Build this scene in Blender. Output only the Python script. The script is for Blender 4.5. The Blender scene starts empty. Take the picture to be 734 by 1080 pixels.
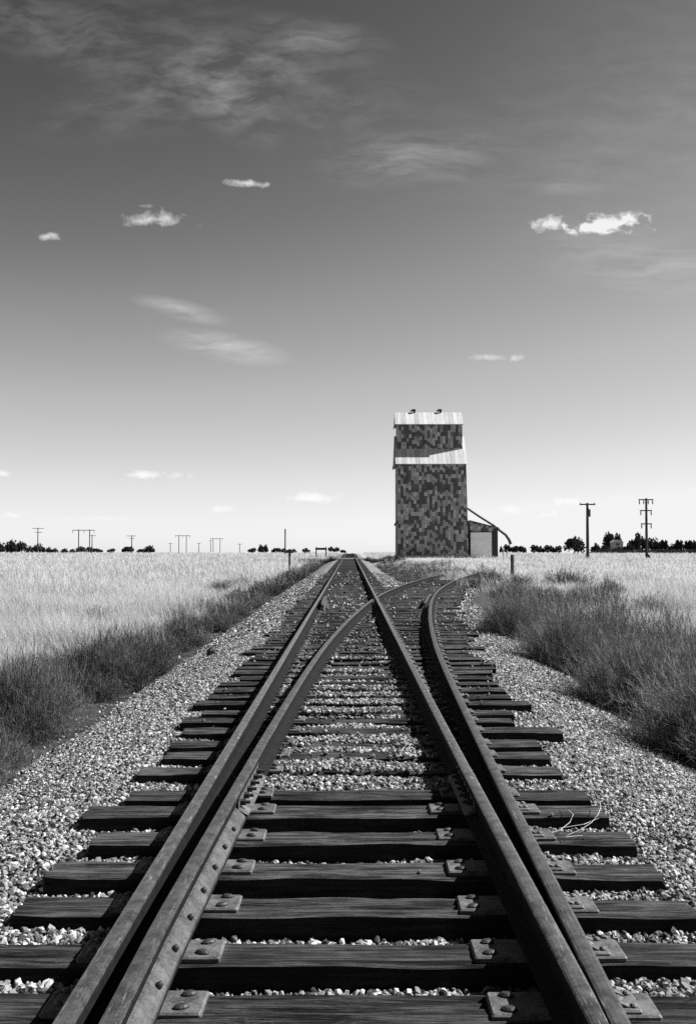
import bpy, math, random
import numpy as np
from mathutils import Matrix, Vector

rng = np.random.default_rng(7)
random.seed(7)
scene = bpy.context.scene
COL = scene.collection
R = math.radians

# ----------------------------------------------------------------------------
# frame of reference: camera stands at the origin, track runs along +y,
# tops of the ties are z = 0, tops of the rails z = 0.17
# ----------------------------------------------------------------------------
F, CAMZ, PITCH, YAW = 1050.0, 1.5, math.atan(37/1050), math.atan(2/1050)
C0 = -0.052                      # centre line of the main track
HG = 0.7525                      # half the distance between rail heads
LX, RX = C0-HG, C0+HG
SUN = Vector((1.04, 0.22, 1.0)).normalized()

def px(x, y, Y):
    """world x and z of what is seen at photo pixel (x, y) when it stands Y metres away"""
    d = Vector(((x-367)/F, 1.0, (540-y)/F))
    d = Matrix.Rotation(YAW, 3, 'Z') @ (Matrix.Rotation(PITCH, 3, 'X') @ d)
    return d.x/d.y*Y, CAMZ+d.z/d.y*Y

OZ = [-60, 1.2, 2.0, 2.8, 3.63, 4.31, 6.85, 10, 13.5, 18, 22, 26, 30, 34, 38, 42, 46, 52, 60, 80]
OV = [0, 0.0, .028, .057, .0865, .108, .195, .305, .455, .74, 1.06, 1.43, 1.90, 2.47, 3.12, 3.85, 4.65, 5.95, 7.9, 13.5]
def off_raw(Z): return np.interp(Z, OZ, OV)
def off(Z):
    Z = np.asarray(Z, float)
    h = np.where(Z < 8, .3, 1.5)
    return sum(off_raw(Z+h*k) for k in (-1, -.5, 0, .5, 1))/5
def offL(Z):
    return off(Z)+np.interp(Z, [1.2, 2.77, 3.63, 4.3, 6.85, 10], [.115, .075, .047, .04, .012, 0])

def sstep(a, b, x):
    t = np.clip((np.asarray(x, float)-a)/(b-a), 0, 1)
    return t*t*(3-2*t)

# cheap smooth value noise for terrain and density maps
_tab = rng.random((64, 64))
def vnoise(x, y, s=1.0):
    x = np.asarray(x, float)/s; y = np.asarray(y, float)/s
    xi = np.floor(x).astype(int); yi = np.floor(y).astype(int)
    fx = x-xi; fy = y-yi
    fx = fx*fx*(3-2*fx); fy = fy*fy*(3-2*fy)
    g = lambda a, b: _tab[a % 64, b % 64]
    return (g(xi, yi)*(1-fx)+g(xi+1, yi)*fx)*(1-fy)+(g(xi, yi+1)*(1-fx)+g(xi+1, yi+1)*fx)*fy

def drop(Z):
    d = np.maximum(np.asarray(Z, float)-205, 0)
    return -.0085*d*d/(d+70)

def right_edge(Z):
    Z = np.asarray(Z, float)
    return 1.40+off(np.minimum(Z, 40))*sstep(10, 16, Z)*(1-sstep(36, 47, Z))

def bed(X, Z):
    """height of the bed of stones between and beside the ties"""
    inside = (X > LX) & (X < RX+off(np.minimum(Z, 40)))
    lev = np.where(inside, -.088+.058*sstep(6.0, 6.6, Z)*(1-.75*sstep(11.5, 14, Z)), -.075+.012*sstep(9, 16, Z))
    return lev-.02*inside*(1-sstep(5.9, 6.3, Z))+(vnoise(X, Z, .45)-.5)*.035+(vnoise(X*.2+9, Z, .49)-.5)*.03

def gz(X, Z):
    X = np.asarray(X, float); Z = np.asarray(Z, float)
    r = np.hypot(X, Z)
    e = sstep(70, 125, Z)*sstep(2, 6, X)*(1-sstep(26, 50, X))
    fl = np.where(X < 0, -.55, -.47+.45*e)+(vnoise(X, Z, 7)-.5)*.12*sstep(4, 8, np.abs(X))
    far = 1.5-.0063*r
    fl = np.minimum(fl, far)-.0
    tb = bed(X, Z)+drop(Z)
    le, re = C0-1.42, right_edge(Z)
    tl = np.clip((le-X)/1.55, 0, 1); tr = np.clip((X-re)/1.65, 0, 1)
    t = np.maximum(tl, tr); t = t*t*(1.6-.6*t)
    return tb*(1-t)+fl*t

# ----------------------------------------------------------------------------
# mesh helpers
# ----------------------------------------------------------------------------
def tag(o, label=None, cat=None, group=None, kind=None):
    if label: o['label'] = label
    if cat: o['category'] = cat
    if group: o['group'] = group
    if kind: o['kind'] = kind
    return o

def link(o, parent=None):
    COL.objects.link(o)
    if parent is not None: o.parent = parent
    return o

def empty(name, loc, rz=0):
    o = bpy.data.objects.new(name, None)
    o.empty_display_size = .1
    o.location = loc; o.rotation_euler = (0, 0, rz)
    return link(o)

def np_mesh(name, V, Fc, mat, smooth=False, attrs=None):
    """V (n,3), Fc (m,k) all of one size"""
    V = np.ascontiguousarray(V, np.float32); Fc = np.ascontiguousarray(Fc, np.int32)
    me = bpy.data.meshes.new(name)
    n, (m, k) = len(V), Fc.shape
    me.vertices.add(n); me.vertices.foreach_set('co', V.ravel())
    me.loops.add(m*k); me.loops.foreach_set('vertex_index', Fc.ravel())
    me.polygons.add(m)
    me.polygons.foreach_set('loop_start', np.arange(0, m*k, k, dtype=np.int32))
    me.polygons.foreach_set('use_smooth', np.full(m, smooth, bool))
    for a, v in (attrs or {}).items():
        at = me.attributes.new(a, 'FLOAT', 'POINT'); at.data.foreach_set('value', np.ascontiguousarray(v, np.float32))
    me.update(calc_edges=True)
    me.materials.append(mat)
    return me

class MB:
    def __init__(s): s.v = []; s.f = []
    def add(s, vs, fs):
        b = len(s.v); s.v += [tuple(v) for v in vs]; s.f += [tuple(i+b for i in f) for f in fs]; return s
    def box(s, x0, x1, y0, y1, z0, z1, c=0.0):
        """box with its edges cut back by c"""
        if c <= 0:
            vs = [(x, y, z) for z in (z0, z1) for y in (y0, y1) for x in (x0, x1)]
            return s.add(vs, [(0, 2, 3, 1), (4, 5, 7, 6), (0, 1, 5, 4), (2, 6, 7, 3), (0, 4, 6, 2), (1, 3, 7, 5)])
        ring = lambda a, z: [(x0+a, y0, z), (x1-a, y0, z), (x1, y0+a, z), (x1, y1-a, z), (x1-a, y1, z), (x0+a, y1, z), (x0, y1-a, z), (x0, y0+a, z)]
        inn = lambda z: [(x0+c, y0+c, z), (x1-c, y0+c, z), (x1-c, y0+c, z), (x1-c, y1-c, z), (x1-c, y1-c, z), (x0+c, y1-c, z), (x0+c, y1-c, z), (x0+c, y0+c, z)]
        vs = ring(c, z0)+ring(c, z1-c)+[((x0+x1)/2+(x-(x0+x1)/2)*(1-2*c/(x1-x0)), (y0+y1)/2+(y-(y0+y1)/2)*(1-2*c/(y1-y0)), z1) for x, y, _ in ring(c, z1)]
        fs = [tuple(range(7, -1, -1)), tuple(range(16, 24))]
        for k in (0, 8):
            fs += [(k+i, k+(i+1) % 8, k+8+(i+1) % 8, k+8+i) for i in range(8)]
        return s.add(vs, fs)
    def tube(s, pts, rad, n=8, cap=True):
        pts = [Vector(p) for p in pts]
        rad = rad if hasattr(rad, '__len__') else [rad]*len(pts)
        vs = []; fs = []
        for i, p in enumerate(pts):
            t = (pts[min(i+1, len(pts)-1)]-pts[max(i-1, 0)]).normalized()
            a = t.cross(Vector((0, 1, 0)) if abs(t.y) < .9 else Vector((1, 0, 0))).normalized(); b = t.cross(a)
            for k in range(n):
                q = 2*math.pi*k/n
                vs.append(p+(a*math.cos(q)+b*math.sin(q))*rad[i])
        for i in range(len(pts)-1):
            for k in range(n):
                fs.append((i*n+k, i*n+(k+1) % n, (i+1)*n+(k+1) % n, (i+1)*n+k))
        if cap: fs += [tuple(range(n-1, -1, -1)), tuple(range((len(pts)-1)*n, len(pts)*n))]
        return s.add(vs, fs)
    def prism(s, poly, axis, a, b):
        """polygon in the two other axes, pushed along axis (0 x, 1 y)"""
        def P(q, t): return (t, q[0], q[1]) if axis == 0 else (q[0], t, q[1])
        n = len(poly)
        vs = [P(q, a) for q in poly]+[P(q, b) for q in poly]
        fs = [tuple(range(n)), tuple(range(2*n-1, n-1, -1))]+[(i, (i+1) % n+0, n+(i+1) % n, n+i) for i in range(n)]
        return s.add(vs, fs)
    def dome(s, c, r, h, n=8):
        vs = []; fs = []
        for j, (k, z) in enumerate(((1, 0), (.94, .45), (.6, .85))):
            vs += [(c[0]+math.cos(2*math.pi*i/n)*r*k, c[1]+math.sin(2*math.pi*i/n)*r*k, c[2]+h*z) for i in range(n)]
        vs.append((c[0], c[1], c[2]+h))
        for j in range(2): fs += [(j*n+i, j*n+(i+1) % n, (j+1)*n+(i+1) % n, (j+1)*n+i) for i in range(n)]
        fs += [(2*n+i, 2*n+(i+1) % n, 3*n) for i in range(n)]
        return s.add(vs, fs)
    def mesh(s, name, mat, smooth=False):
        me = bpy.data.meshes.new(name); me.from_pydata(s.v, [], s.f)
        import bmesh
        bm = bmesh.new(); bm.from_mesh(me); bmesh.ops.recalc_face_normals(bm, faces=bm.faces); bm.to_mesh(me); bm.free()
        if smooth: me.polygons.foreach_set('use_smooth', [True]*len(me.polygons))
        me.materials.append(mat); me.update()
        return me
    def build(s, name, mat, parent=None, smooth=False):
        return link(bpy.data.objects.new(name, s.mesh(name, mat, smooth)), parent)

def put(name, me, parent=None, loc=(0, 0, 0), rz=0):
    o = bpy.data.objects.new(name, me); o.location = loc; o.rotation_euler = (0, 0, rz)
    return link(o, parent)

# ----------------------------------------------------------------------------
# materials (the photograph is black and white: every base colour is a grey)
# ----------------------------------------------------------------------------
class NT:
    def __init__(s, tree): s.t = tree; s.n = tree.nodes; s.l = tree.links
    def node(s, typ, **kw):
        n = s.n.new(typ)
        for k, v in kw.items(): setattr(n, k, v)
        return n
    def con(s, a, b): s.l.new(a, b)
    def setin(s, sock, v):
        if hasattr(v, 'links') or isinstance(v, bpy.types.NodeSocket): s.con(v, sock)
        else: sock.default_value = v
    def math(s, op, a, b=None, c=None, clamp=False):
        n = s.node('ShaderNodeMath', operation=op, use_clamp=clamp)
        s.setin(n.inputs[0], a)
        if b is not None: s.setin(n.inputs[1], b)
        if c is not None: s.setin(n.inputs[2], c)
        return n.outputs[0]
    def noise(s, vec, scale, detail=4, rough=.55, dims='3D'):
        n = s.node('ShaderNodeTexNoise', noise_dimensions=dims)
        if vec is not None: s.con(vec, n.inputs['Vector'])
        n.inputs['Scale'].default_value = scale; n.inputs['Detail'].default_value = detail; n.inputs['Roughness'].default_value = rough
        return n.outputs[0]
    def ramp(s, fac, stops, interp='LINEAR'):
        n = s.node('ShaderNodeValToRGB'); n.color_ramp.interpolation = interp
        e = n.color_ramp.elements
        while len(e) < len(stops): e.new(.5)
        for q, (p, v) in zip(e, stops): q.position = p; q.color = (v, v, v, 1)
        s.con(fac, n.inputs[0]); return n.outputs[0]
    def mapping(s, vec, scale=(1, 1, 1), loc=(0, 0, 0), rot=(0, 0, 0)):
        n = s.node('ShaderNodeMapping'); s.con(vec, n.inputs[0])
        n.inputs['Scale'].default_value = scale; n.inputs['Location'].default_value = loc; n.inputs['Rotation'].default_value = rot
        return n.outputs[0]
    def attr(s, name): return s.node('ShaderNodeAttribute', attribute_name=name).outputs['Fac']
    def mix(s, f, a, b): # floats
        n = s.node('ShaderNodeMix', data_type='FLOAT'); s.setin(n.inputs[0], f); s.setin(n.inputs[2], a); s.setin(n.inputs[3], b); return n.outputs[0]
    def bump(s, h, strength, dist):
        n = s.node('ShaderNodeBump'); n.inputs['Strength'].default_value = strength; n.inputs['Distance'].default_value = dist
        s.con(h, n.inputs['Height']); return n.outputs[0]

def material(name, rough=.8, metal=0.0, spec=.3):
    m = bpy.data.materials.new(name); m.use_nodes = True
    t = NT(m.node_tree); b = m.node_tree.nodes['Principled BSDF']
    b.inputs['Roughness'].default_value = rough; b.inputs['Metallic'].default_value = metal
    b.inputs['Specular IOR Level'].default_value = spec
    return m, t, b

def objvec(t, jitter=True):
    tc = t.node('ShaderNodeTexCoord').outputs['Object']
    if not jitter: return tc
    oi = t.node('ShaderNodeObjectInfo').outputs['Random']
    v = t.node('ShaderNodeVectorMath', operation='ADD')
    k = t.math('MULTIPLY', oi, 37.0)
    c = t.node('ShaderNodeCombineXYZ'); t.con(k, c.inputs[0]); t.con(k, c.inputs[1]); t.con(k, c.inputs[2])
    t.con(tc, v.inputs[0]); t.con(c.outputs[0], v.inputs[1])
    return v.outputs[0]

def mat_wood(name, lo, mid, hi, sx=1.2, sy=26):
    m, t, b = material(name, .9, 0, .15)
    v = objvec(t)
    g = t.noise(t.mapping(v, (sx, sy, sy)), 2.2, 6, .65)
    fine = t.noise(t.mapping(v, (sx*3, sy*4, sy*4)), 2.0, 5, .7)
    blot = t.noise(v, 3.0, 4, .6)
    tone = t.math('ADD', t.math('MULTIPLY', g, .55), t.math('MULTIPLY', fine, .3))
    tone = t.math('ADD', tone, t.math('MULTIPLY', blot, .25))
    c = t.ramp(tone, [(.43, lo), (.53, mid), (.69, hi)])
    c = t.math('MULTIPLY', c, t.math('ADD', t.math('MULTIPLY', t.node('ShaderNodeObjectInfo').outputs['Random'], .8), .6))
    t.con(c, b.inputs['Base Color'])
    h = t.math('ADD', t.math('MULTIPLY', g, 1.0), t.math('MULTIPLY', fine, .5))
    t.con(t.bump(h, 1.0, .018), b.inputs['Normal'])
    return m

def mat_iron(name, lo, hi, rough=.6, metal=.0, spec=.4, flake=None, scale=14, bump=.45):
    m, t, b = material(name, rough, metal, spec)
    v = objvec(t)
    n1 = t.noise(v, scale, 6, .65); n2 = t.noise(v, scale*9, 4, .6)
    tone = t.math('ADD', t.math('MULTIPLY', n1, .6), t.math('MULTIPLY', n2, .4))
    c = t.ramp(tone, [(.40, lo), (.60, hi)])
    if flake:
        s = t.noise(t.mapping(v, (52, 4, 52)), 1.6, 6, .72)
        f = t.ramp(s, [(.585, 0), (.70, 1)])
        c = t.mix(f, c, flake)
    t.con(c, b.inputs['Base Color'])
    t.con(t.bump(tone, bump, .004), b.inputs['Normal'])
    return m

def mat_plain(name, val, var=.25, scale=6, rough=.8, bump=.3, dist=.01, spec=.3):
    m, t, b = material(name, rough, 0, spec)
    n = t.noise(objvec(t), scale, 5, .6)
    t.con(t.ramp(n, [(.3, val*(1-var)), (.7, val*(1+var))]), b.inputs['Base Color'])
    if bump: t.con(t.bump(n, bump, dist), b.inputs['Normal'])
    return m

def mat_blades(name, lo, hi, trans=.35, rough=.8):
    m = bpy.data.materials.new(name); m.use_nodes = True
    t = NT(m.node_tree); t.n.remove(t.n['Principled BSDF'])
    out = t.n['Material Output']
    a = t.attr('tint')
    c = t.ramp(a, [(0, lo), (1, hi)])
    d = t.node('ShaderNodeBsdfDiffuse'); tr = t.node('ShaderNodeBsdfTranslucent'); mx = t.node('ShaderNodeMixShader')
    t.con(c, d.inputs[0]); t.con(c, tr.inputs[0]); mx.inputs[0].default_value = trans
    t.con(d.outputs[0], mx.inputs[1]); t.con(tr.outputs[0], mx.inputs[2]); t.con(mx.outputs[0], out.inputs[0])
    return m

M = {}
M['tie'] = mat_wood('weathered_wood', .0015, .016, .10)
M['tie_side'] = mat_wood('creosoted_shaded_wood', .003, .010, .024)  # creosote tone, with the shade on the tie faces painted in
M['tie_far'] = mat_wood('far_weathered_wood', .002, .012, .042)
M['post'] = mat_wood('post_wood', .02, .045, .08, 20, 20)
M['rail'] = mat_iron('rail_steel', .03, .10, .38, .5, .4, flake=.25, bump=.22)
M['railr'] = mat_iron('worn_rail_steel', .06, .20, .30, .75, .5, flake=.75, bump=.10)
M['rail_side'] = mat_iron('rusty_shaded_rail_side', .002, .008, .85, .0, .12)  # rust, darkened so the colour carries the shade under the rail head
M['bar'] = mat_iron('bar_steel', .014, .07, .65, 0, .3, scale=9)
M['plate'] = mat_iron('plate_steel', .022, .10, .65, 0, .35)
M['spike'] = mat_iron('spike_steel', .008, .022, .6, 0, .35)
M['shed_door'] = mat_plain('door_paint', .72, .08, 1.5, .7, 0)
M['dark_metal'] = mat_plain('dark_metal', .025, .2, 5, .6, .2)
M['pole'] = mat_plain('pole_wood', .03, .3, 3, .9, .2)
M['ceramic'] = mat_plain('insulator', .12, .2, 8, .3, 0)
M['concrete'] = mat_plain('concrete', .22, .25, 2, .9, .4)
M['trunk'] = mat_plain('bark', .05, .3, 3, .9, .3)
M['house_wall'] = mat_plain('house_wall', .3, .1, 1, .8, 0)
M['house_roof'] = mat_plain('house_roof', .4, .1, 1, .7, 0)
M['glass'] = mat_plain('window_glass', .03, .1, 1, .2, 0)
M['rock'] = mat_plain('dark_rock', .03, .5, 30, .8, .6)
M['straw'] = mat_blades('straw_blade', .21, .54, .4)
M['weed'] = mat_blades('weed_stem', .010, .28, .10)
M['darkweed'] = mat_blades('dark_weed_stem', .02, .08, .25)
M['leaf'] = mat_blades('leaf', .012, .04, .25)
M['dry'] = mat_blades('dry_strand', .3, .45, .2)

# stones: tone of each stone is an attribute of the stone
m, t, b = material('ballast_stone', .85, 0, .25)
n = t.noise(t.node('ShaderNodeTexCoord').outputs['Object'], 60, 4, .6)
c = t.math('MULTIPLY', t.ramp(t.attr('tint'), [(0, .022), (.25, .075), (.6, .175), (1, .40)]), t.math('ADD', t.math('MULTIPLY', n, .5), .75))
t.con(c, b.inputs['Base Color']); t.con(t.bump(n, .5, .008), b.inputs['Normal']); M['stone'] = m

# ground: pale straw fields, dirt under the weeds, crushed stone bed
m, t, b = material('ground', .95, 0, .1)
tc = t.node('ShaderNodeTexCoord').outputs['Object']
vor = t.node('ShaderNodeTexVoronoi'); t.con(tc, vor.inputs['Vector']); vor.inputs['Scale'].default_value = 19
sep = t.node('ShaderNodeSeparateColor'); t.con(vor.outputs['Color'], sep.inputs[0])
stone = t.ramp(sep.outputs[0], [(0, .06), (.4, .17), (.8, .34), (1, .46)])
stone = t.math('MULTIPLY', stone, t.ramp(vor.outputs['Distance'], [(.25, 1), (.62, .35)]))
field_n = t.noise(t.mapping(tc, (1, 1, 1)), .35, 7, .62)
stretch = t.noise(t.mapping(tc, (.02, .09, .1)), 1.0, 5, .6)
straw = t.ramp(t.math('ADD', t.math('MULTIPLY', field_n, .6), t.math('MULTIPLY', stretch, .4)), [(.35, .16), (.5, .25), (.66, .34)])
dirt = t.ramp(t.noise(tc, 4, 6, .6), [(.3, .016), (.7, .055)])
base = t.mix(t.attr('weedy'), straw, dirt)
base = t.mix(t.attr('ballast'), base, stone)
t.con(base, b.inputs['Base Color'])
hh = t.math('ADD', t.math('MULTIPLY', vor.outputs['Distance'], -.5), t.math('MULTIPLY', field_n, .3))
t.con(t.bump(hh, .8, .05), b.inputs['Normal']); M['ground'] = m

# patchwork cladding of the elevator
m, t, b = material('patchwork_cladding', .75, 0, .25)
tc = t.node('ShaderNodeTexCoord').outputs['Object']
sx = t.node('ShaderNodeSeparateXYZ'); t.con(tc, sx.inputs[0])
hx = t.math('ADD', sx.outputs[0], sx.outputs[1])
ci = t.math('FLOOR', t.math('DIVIDE', hx, .37))
wn1 = t.node('ShaderNodeTexWhiteNoise', noise_dimensions='1D'); t.con(ci, wn1.inputs['W'])
row = t.math('ADD', t.math('DIVIDE', sx.outputs[2], .56), t.math('MULTIPLY', t.math('FLOOR', t.math('MULTIPLY', wn1.outputs[0], 2)), .5))
ri = t.math('FLOOR', row)
cv = t.node('ShaderNodeCombineXYZ'); t.con(ci, cv.inputs[0]); t.con(ri, cv.inputs[1])
wn = t.node('ShaderNodeTexWhiteNoise', noise_dimensions='3D'); t.con(cv.outputs[0], wn.inputs['Vector'])
big = t.noise(tc, .32, 3, .6)
val = t.math('ADD', t.math('MULTIPLY', wn.outputs[0], .72), t.math('MULTIPLY', big, .10))
tone = t.ramp(val, [(0, .05), (.28, .075), (.36, .095), (.38, .20), (.6, .26), (.77, .38)])
grit = t.noise(tc, 5, 5, .65)
tone = t.math('MULTIPLY', tone, t.math('ADD', t.math('MULTIPLY', grit, .7), .65))
fx = t.math('FRACT', t.math('DIVIDE', hx, .37)); fz = t.math('FRACT', row)
seam = t.math('MULTIPLY', t.math('MULTIPLY', t.math('GREATER_THAN', fx, .05), t.math('GREATER_THAN', fz, .04)), 1)
tone = t.math('MULTIPLY', tone, t.math('ADD', t.math('MULTIPLY', seam, .3), .7))
t.con(tone, b.inputs['Base Color']); t.con(t.bump(t.math('ADD', seam, grit), .5, .02), b.inputs['Normal']); M['clad'] = m

# corrugated roof sheets
m, t, b = material('roof_sheet', .55, 0, .4)
tc = t.node('ShaderNodeTexCoord').outputs['Object']
sx = t.node('ShaderNodeSeparateXYZ'); t.con(tc, sx.inputs[0])
sheet = t.math('FLOOR', t.math('DIVIDE', sx.outputs[0], .62))
wn = t.node('ShaderNodeTexWhiteNoise', noise_dimensions='1D'); t.con(sheet, wn.inputs['W'])
st = t.noise(t.mapping(tc, (3, .4, .4)), 1.5, 5, .65)
seam = t.math('GREATER_THAN', t.math('FRACT', t.math('DIVIDE', sx.outputs[0], .62)), .13)
v_ = t.math('ADD', t.math('MULTIPLY', wn.outputs[0], .16), t.math('MULTIPLY', st, .35))
tone = t.math('MULTIPLY', t.math('ADD', v_, .13), t.math('ADD', t.math('MULTIPLY', seam, .3), .7))
t.con(tone, b.inputs['Base Color']); M['roof'] = m

# ----------------------------------------------------------------------------
# ground sheet
# ----------------------------------------------------------------------------
def grow(a, first, ratio, end):
    out = [a]; s = first
    while out[-1] < end: out.append(out[-1]+s); s *= ratio
    return out
gx = np.array(sorted(set([-v for v in grow(6.0, .2, 1.17, 3500)]+list(np.round(np.arange(-6, 6, .16), 3))+grow(6.0, .2, 1.17, 3500))))
gy = np.array(sorted(set([-v for v in grow(2, .3, 1.3, 60)]+list(np.round(np.arange(-2, 30, .2), 3))+grow(30, .22, 1.06, 5000))))
XX, YY = np.meshgrid(gx, gy)
ZZ = gz(XX, YY)-.012

def ballast_w(X, Z):
    le = C0-2.72+(vnoise(X, Z, .5)-.5)*.3
    re = np.where(Z < 17, 2.98, 0)+np.where(Z >= 17, np.maximum(right_edge(Z)+1.0-.75*sstep(20, 30, Z)*(1-sstep(40, 50, Z)), 2.3), 0)+(vnoise(X, Z, .5)-.5)*.3
    return sstep(le-.12, le+.12, X)*(1-sstep(re-.12, re+.12, X))*(1-sstep(230, 300, Z))
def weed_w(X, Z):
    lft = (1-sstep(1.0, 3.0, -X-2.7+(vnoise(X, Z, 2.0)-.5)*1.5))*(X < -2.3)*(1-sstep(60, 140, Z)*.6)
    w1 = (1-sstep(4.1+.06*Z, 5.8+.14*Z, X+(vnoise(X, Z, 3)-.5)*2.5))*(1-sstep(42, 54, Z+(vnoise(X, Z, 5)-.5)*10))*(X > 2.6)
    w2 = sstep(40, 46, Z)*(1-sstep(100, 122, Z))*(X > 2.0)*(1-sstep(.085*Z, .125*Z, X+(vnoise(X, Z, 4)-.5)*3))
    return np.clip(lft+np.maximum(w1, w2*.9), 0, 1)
n0 = len(gx)
idx = np.arange(len(gy)*n0).reshape(len(gy), n0)
Fq = np.stack([idx[:-1, :-1], idx[:-1, 1:], idx[1:, 1:], idx[1:, :-1]], -1).reshape(-1, 4)
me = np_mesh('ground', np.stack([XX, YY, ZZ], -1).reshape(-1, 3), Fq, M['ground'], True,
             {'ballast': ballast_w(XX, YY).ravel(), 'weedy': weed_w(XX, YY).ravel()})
tag(put('ground', me), kind='structure')

# dark farm road over the track at the end of the bed
Z0 = 127.0
mr, t, b = material('road_dirt', .95, 0, .1)
t.con(t.ramp(t.noise(t.node('ShaderNodeTexCoord').outputs['Object'], 1.5, 6, .6), [(.3, .05), (.7, .10)]), b.inputs['Base Color'])
rx = np.linspace(-6.5, 7, 60); ry = np.array([Z0-2.2, Z0-1.6, Z0+1.6, Z0+2.2])
RXX, RYY = np.meshgrid(rx, ry); RYY = RYY+(vnoise(RXX, RYY, 3)-.5)*.6
RZZ = np.maximum(gz(RXX, RYY), -.02)+np.array([-.2, .03, .03, -.2])[:, None]
RZZ[:, np.abs(rx-C0) < 1.6] = np.array([-.06, .13, .13, -.06])[:, None]
ii = np.arange(RXX.size).reshape(RXX.shape)
me = np_mesh('road', np.stack([RXX, RYY, RZZ], -1).reshape(-1, 3), np.stack([ii[:-1, :-1], ii[:-1, 1:], ii[1:, 1:], ii[1:, :-1]], -1).reshape(-1, 4), mr, True)
tag(put('road', me), kind='structure')

# ----------------------------------------------------------------------------
# ties
# ----------------------------------------------------------------------------
def tie_mesh(L0, L1, w=.228, h=.17, seg=34, mat=None, worn=1.0, cell=None):
    """a beam from x = L0 to x = L1, top about z = 0, cracked and split along its grain"""
    xs = np.linspace(L0, L1, seg); ny = 11
    ys = np.linspace(-w/2, w/2, ny)
    crack = rng.random(ny); crack[[0, -1]] = 0
    top = np.zeros((seg, ny))
    sh = rng.random(2)*100
    for j in range(ny):
        top[:, j] += (vnoise(xs*1.0+sh[0], np.full(seg, j*3.7+sh[1]), .35)-.5)*.016*worn
        if crack[j] > .58:
            a, bq = np.sort(rng.random(2))*(L1-L0)+L0
            top[:, j] -= .022*worn*sstep(a-.1, a+.1, xs)*(1-sstep(bq-.1, bq+.1, xs))
    top[:, 0] -= .012*worn*(.5+vnoise(xs, np.full(seg, sh[0]), .25)); top[:, -1] -= .012*worn*(.5+vnoise(xs, np.full(seg, sh[1]), .3))
    wob = (vnoise(xs+sh[0], np.full(seg, sh[1]+9), .5)-.5)*.014*worn
    V = []; rows = []
    for i in range(seg):
        r = []
        V.append((xs[i], -w/2+wob[i], -h)); V.append((xs[i], -w/2-.004+wob[i], -.05))
        for j in range(ny):
            ex = 0
            if i == 0: ex = (rng.random())*.022*worn
            if i == seg-1: ex = -(rng.random())*.022*worn
            V.append((xs[i]+ex, ys[j]+wob[i]*(1 if j < ny/2 else .6), top[i, j]))
        V.append((xs[i], w/2+wob[i]*.6, -.05)); V.append((xs[i], w/2+wob[i]*.6, -h))
    k = ny+4
    fs = []
    for i in range(seg-1):
        for j in range(k-1): fs.append((i*k+j, (i+1)*k+j, (i+1)*k+j+1, i*k+j+1))
    fs += [tuple(range(k)), tuple(range((seg-1)*k+k-1, (seg-1)*k-1, -1))]
    mb = MB(); mb.add(V, fs)
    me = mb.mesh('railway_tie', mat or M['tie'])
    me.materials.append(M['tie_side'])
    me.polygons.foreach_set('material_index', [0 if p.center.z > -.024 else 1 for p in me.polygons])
    return me

# plates and spikes (shared meshes)
def spike_mesh():
    mb = MB(); mb.dome((0, 0, .016), .021, .015, 10); mb.v = [(x*1.35, y*.85, z) for x, y, z in mb.v]; mb.box(-.009, .009, -.009, .009, -.01, .02)
    return mb.mesh('spike', M['spike'])
SPIKE = spike_mesh()
def plate_mesh(w, d=.18, h=.016):
    mb = MB(); mb.box(-w/2, w/2, -d/2, d/2, -.004, h, .006)
    return mb.mesh('tie_plate', M['plate'])
PLATE = plate_mesh(.30)
def brace_mesh():
    """casting that props the rail from outside: wedge on a pad with two bosses"""
    mb = MB()
    mb.prism([(-.005, .018), (.085, .018), (.085, .03), (.03, .052), (.004, .085), (-.005, .085)], 1, -.055, -.030)
    mb.prism([(-.005, .018), (.085, .018), (.085, .03), (.03, .052), (.004, .085), (-.005, .085)], 1, .030, .055)
    mb.box(-.004, .12, -.075, .075, .0165, .028, .005)
    mb.dome((.055, 0, .028), .022, .016)
    mb.dome((.098, -.045, .028), .014, .012); mb.dome((.098, .045, .028), .014, .012)
    return mb.mesh('rail_brace', M['plate'])
BRACE = brace_mesh()

near_y = [0.35, .85, 1.33, 1.82, 2.31, 2.81, 3.30, 3.74, 4.22, 4.70, 5.22, 5.735, 6.12, 6.81, 7.28, 7.70]
tie_y = list(near_y)
y = 8.24
while y < 136:
    tie_y.append(y); y += .493+random.uniform(-.03, .03)
TIES = []         # x0, x1, y, half width: for laying the stones
SPECIAL = {
 3.30: 'cracked dark tie cut by the bottom edge of the picture, the lowest in view',
 3.74: 'dark split tie second up from the bottom edge, plates with spike heads on it',
 4.22: 'dark tie third up from the bottom edge, reaching the right side of the picture',
 4.70: 'dark cracked tie fourth up from the bottom edge, whole right end in view',
 5.22: 'dark tie with pale dry grass strands lying over its right end',
 5.735: 'dark tie just nearer than the rail joints, thick square right end',
 6.12: 'dark tie right under the bolted rail joints',
 6.81: 'dark tie just beyond the rail joints, across a wide patch of gravel',
 8.24: 'long dark tie whose right end sticks far out past its neighbours',
}
far_meshes = [tie_mesh(-1.31+random.uniform(-.05, .05), 1.31+random.uniform(-.05, .05), seg=10, mat=M['tie_far'], worn=.8, h=.14) for _ in range(6)]
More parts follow.
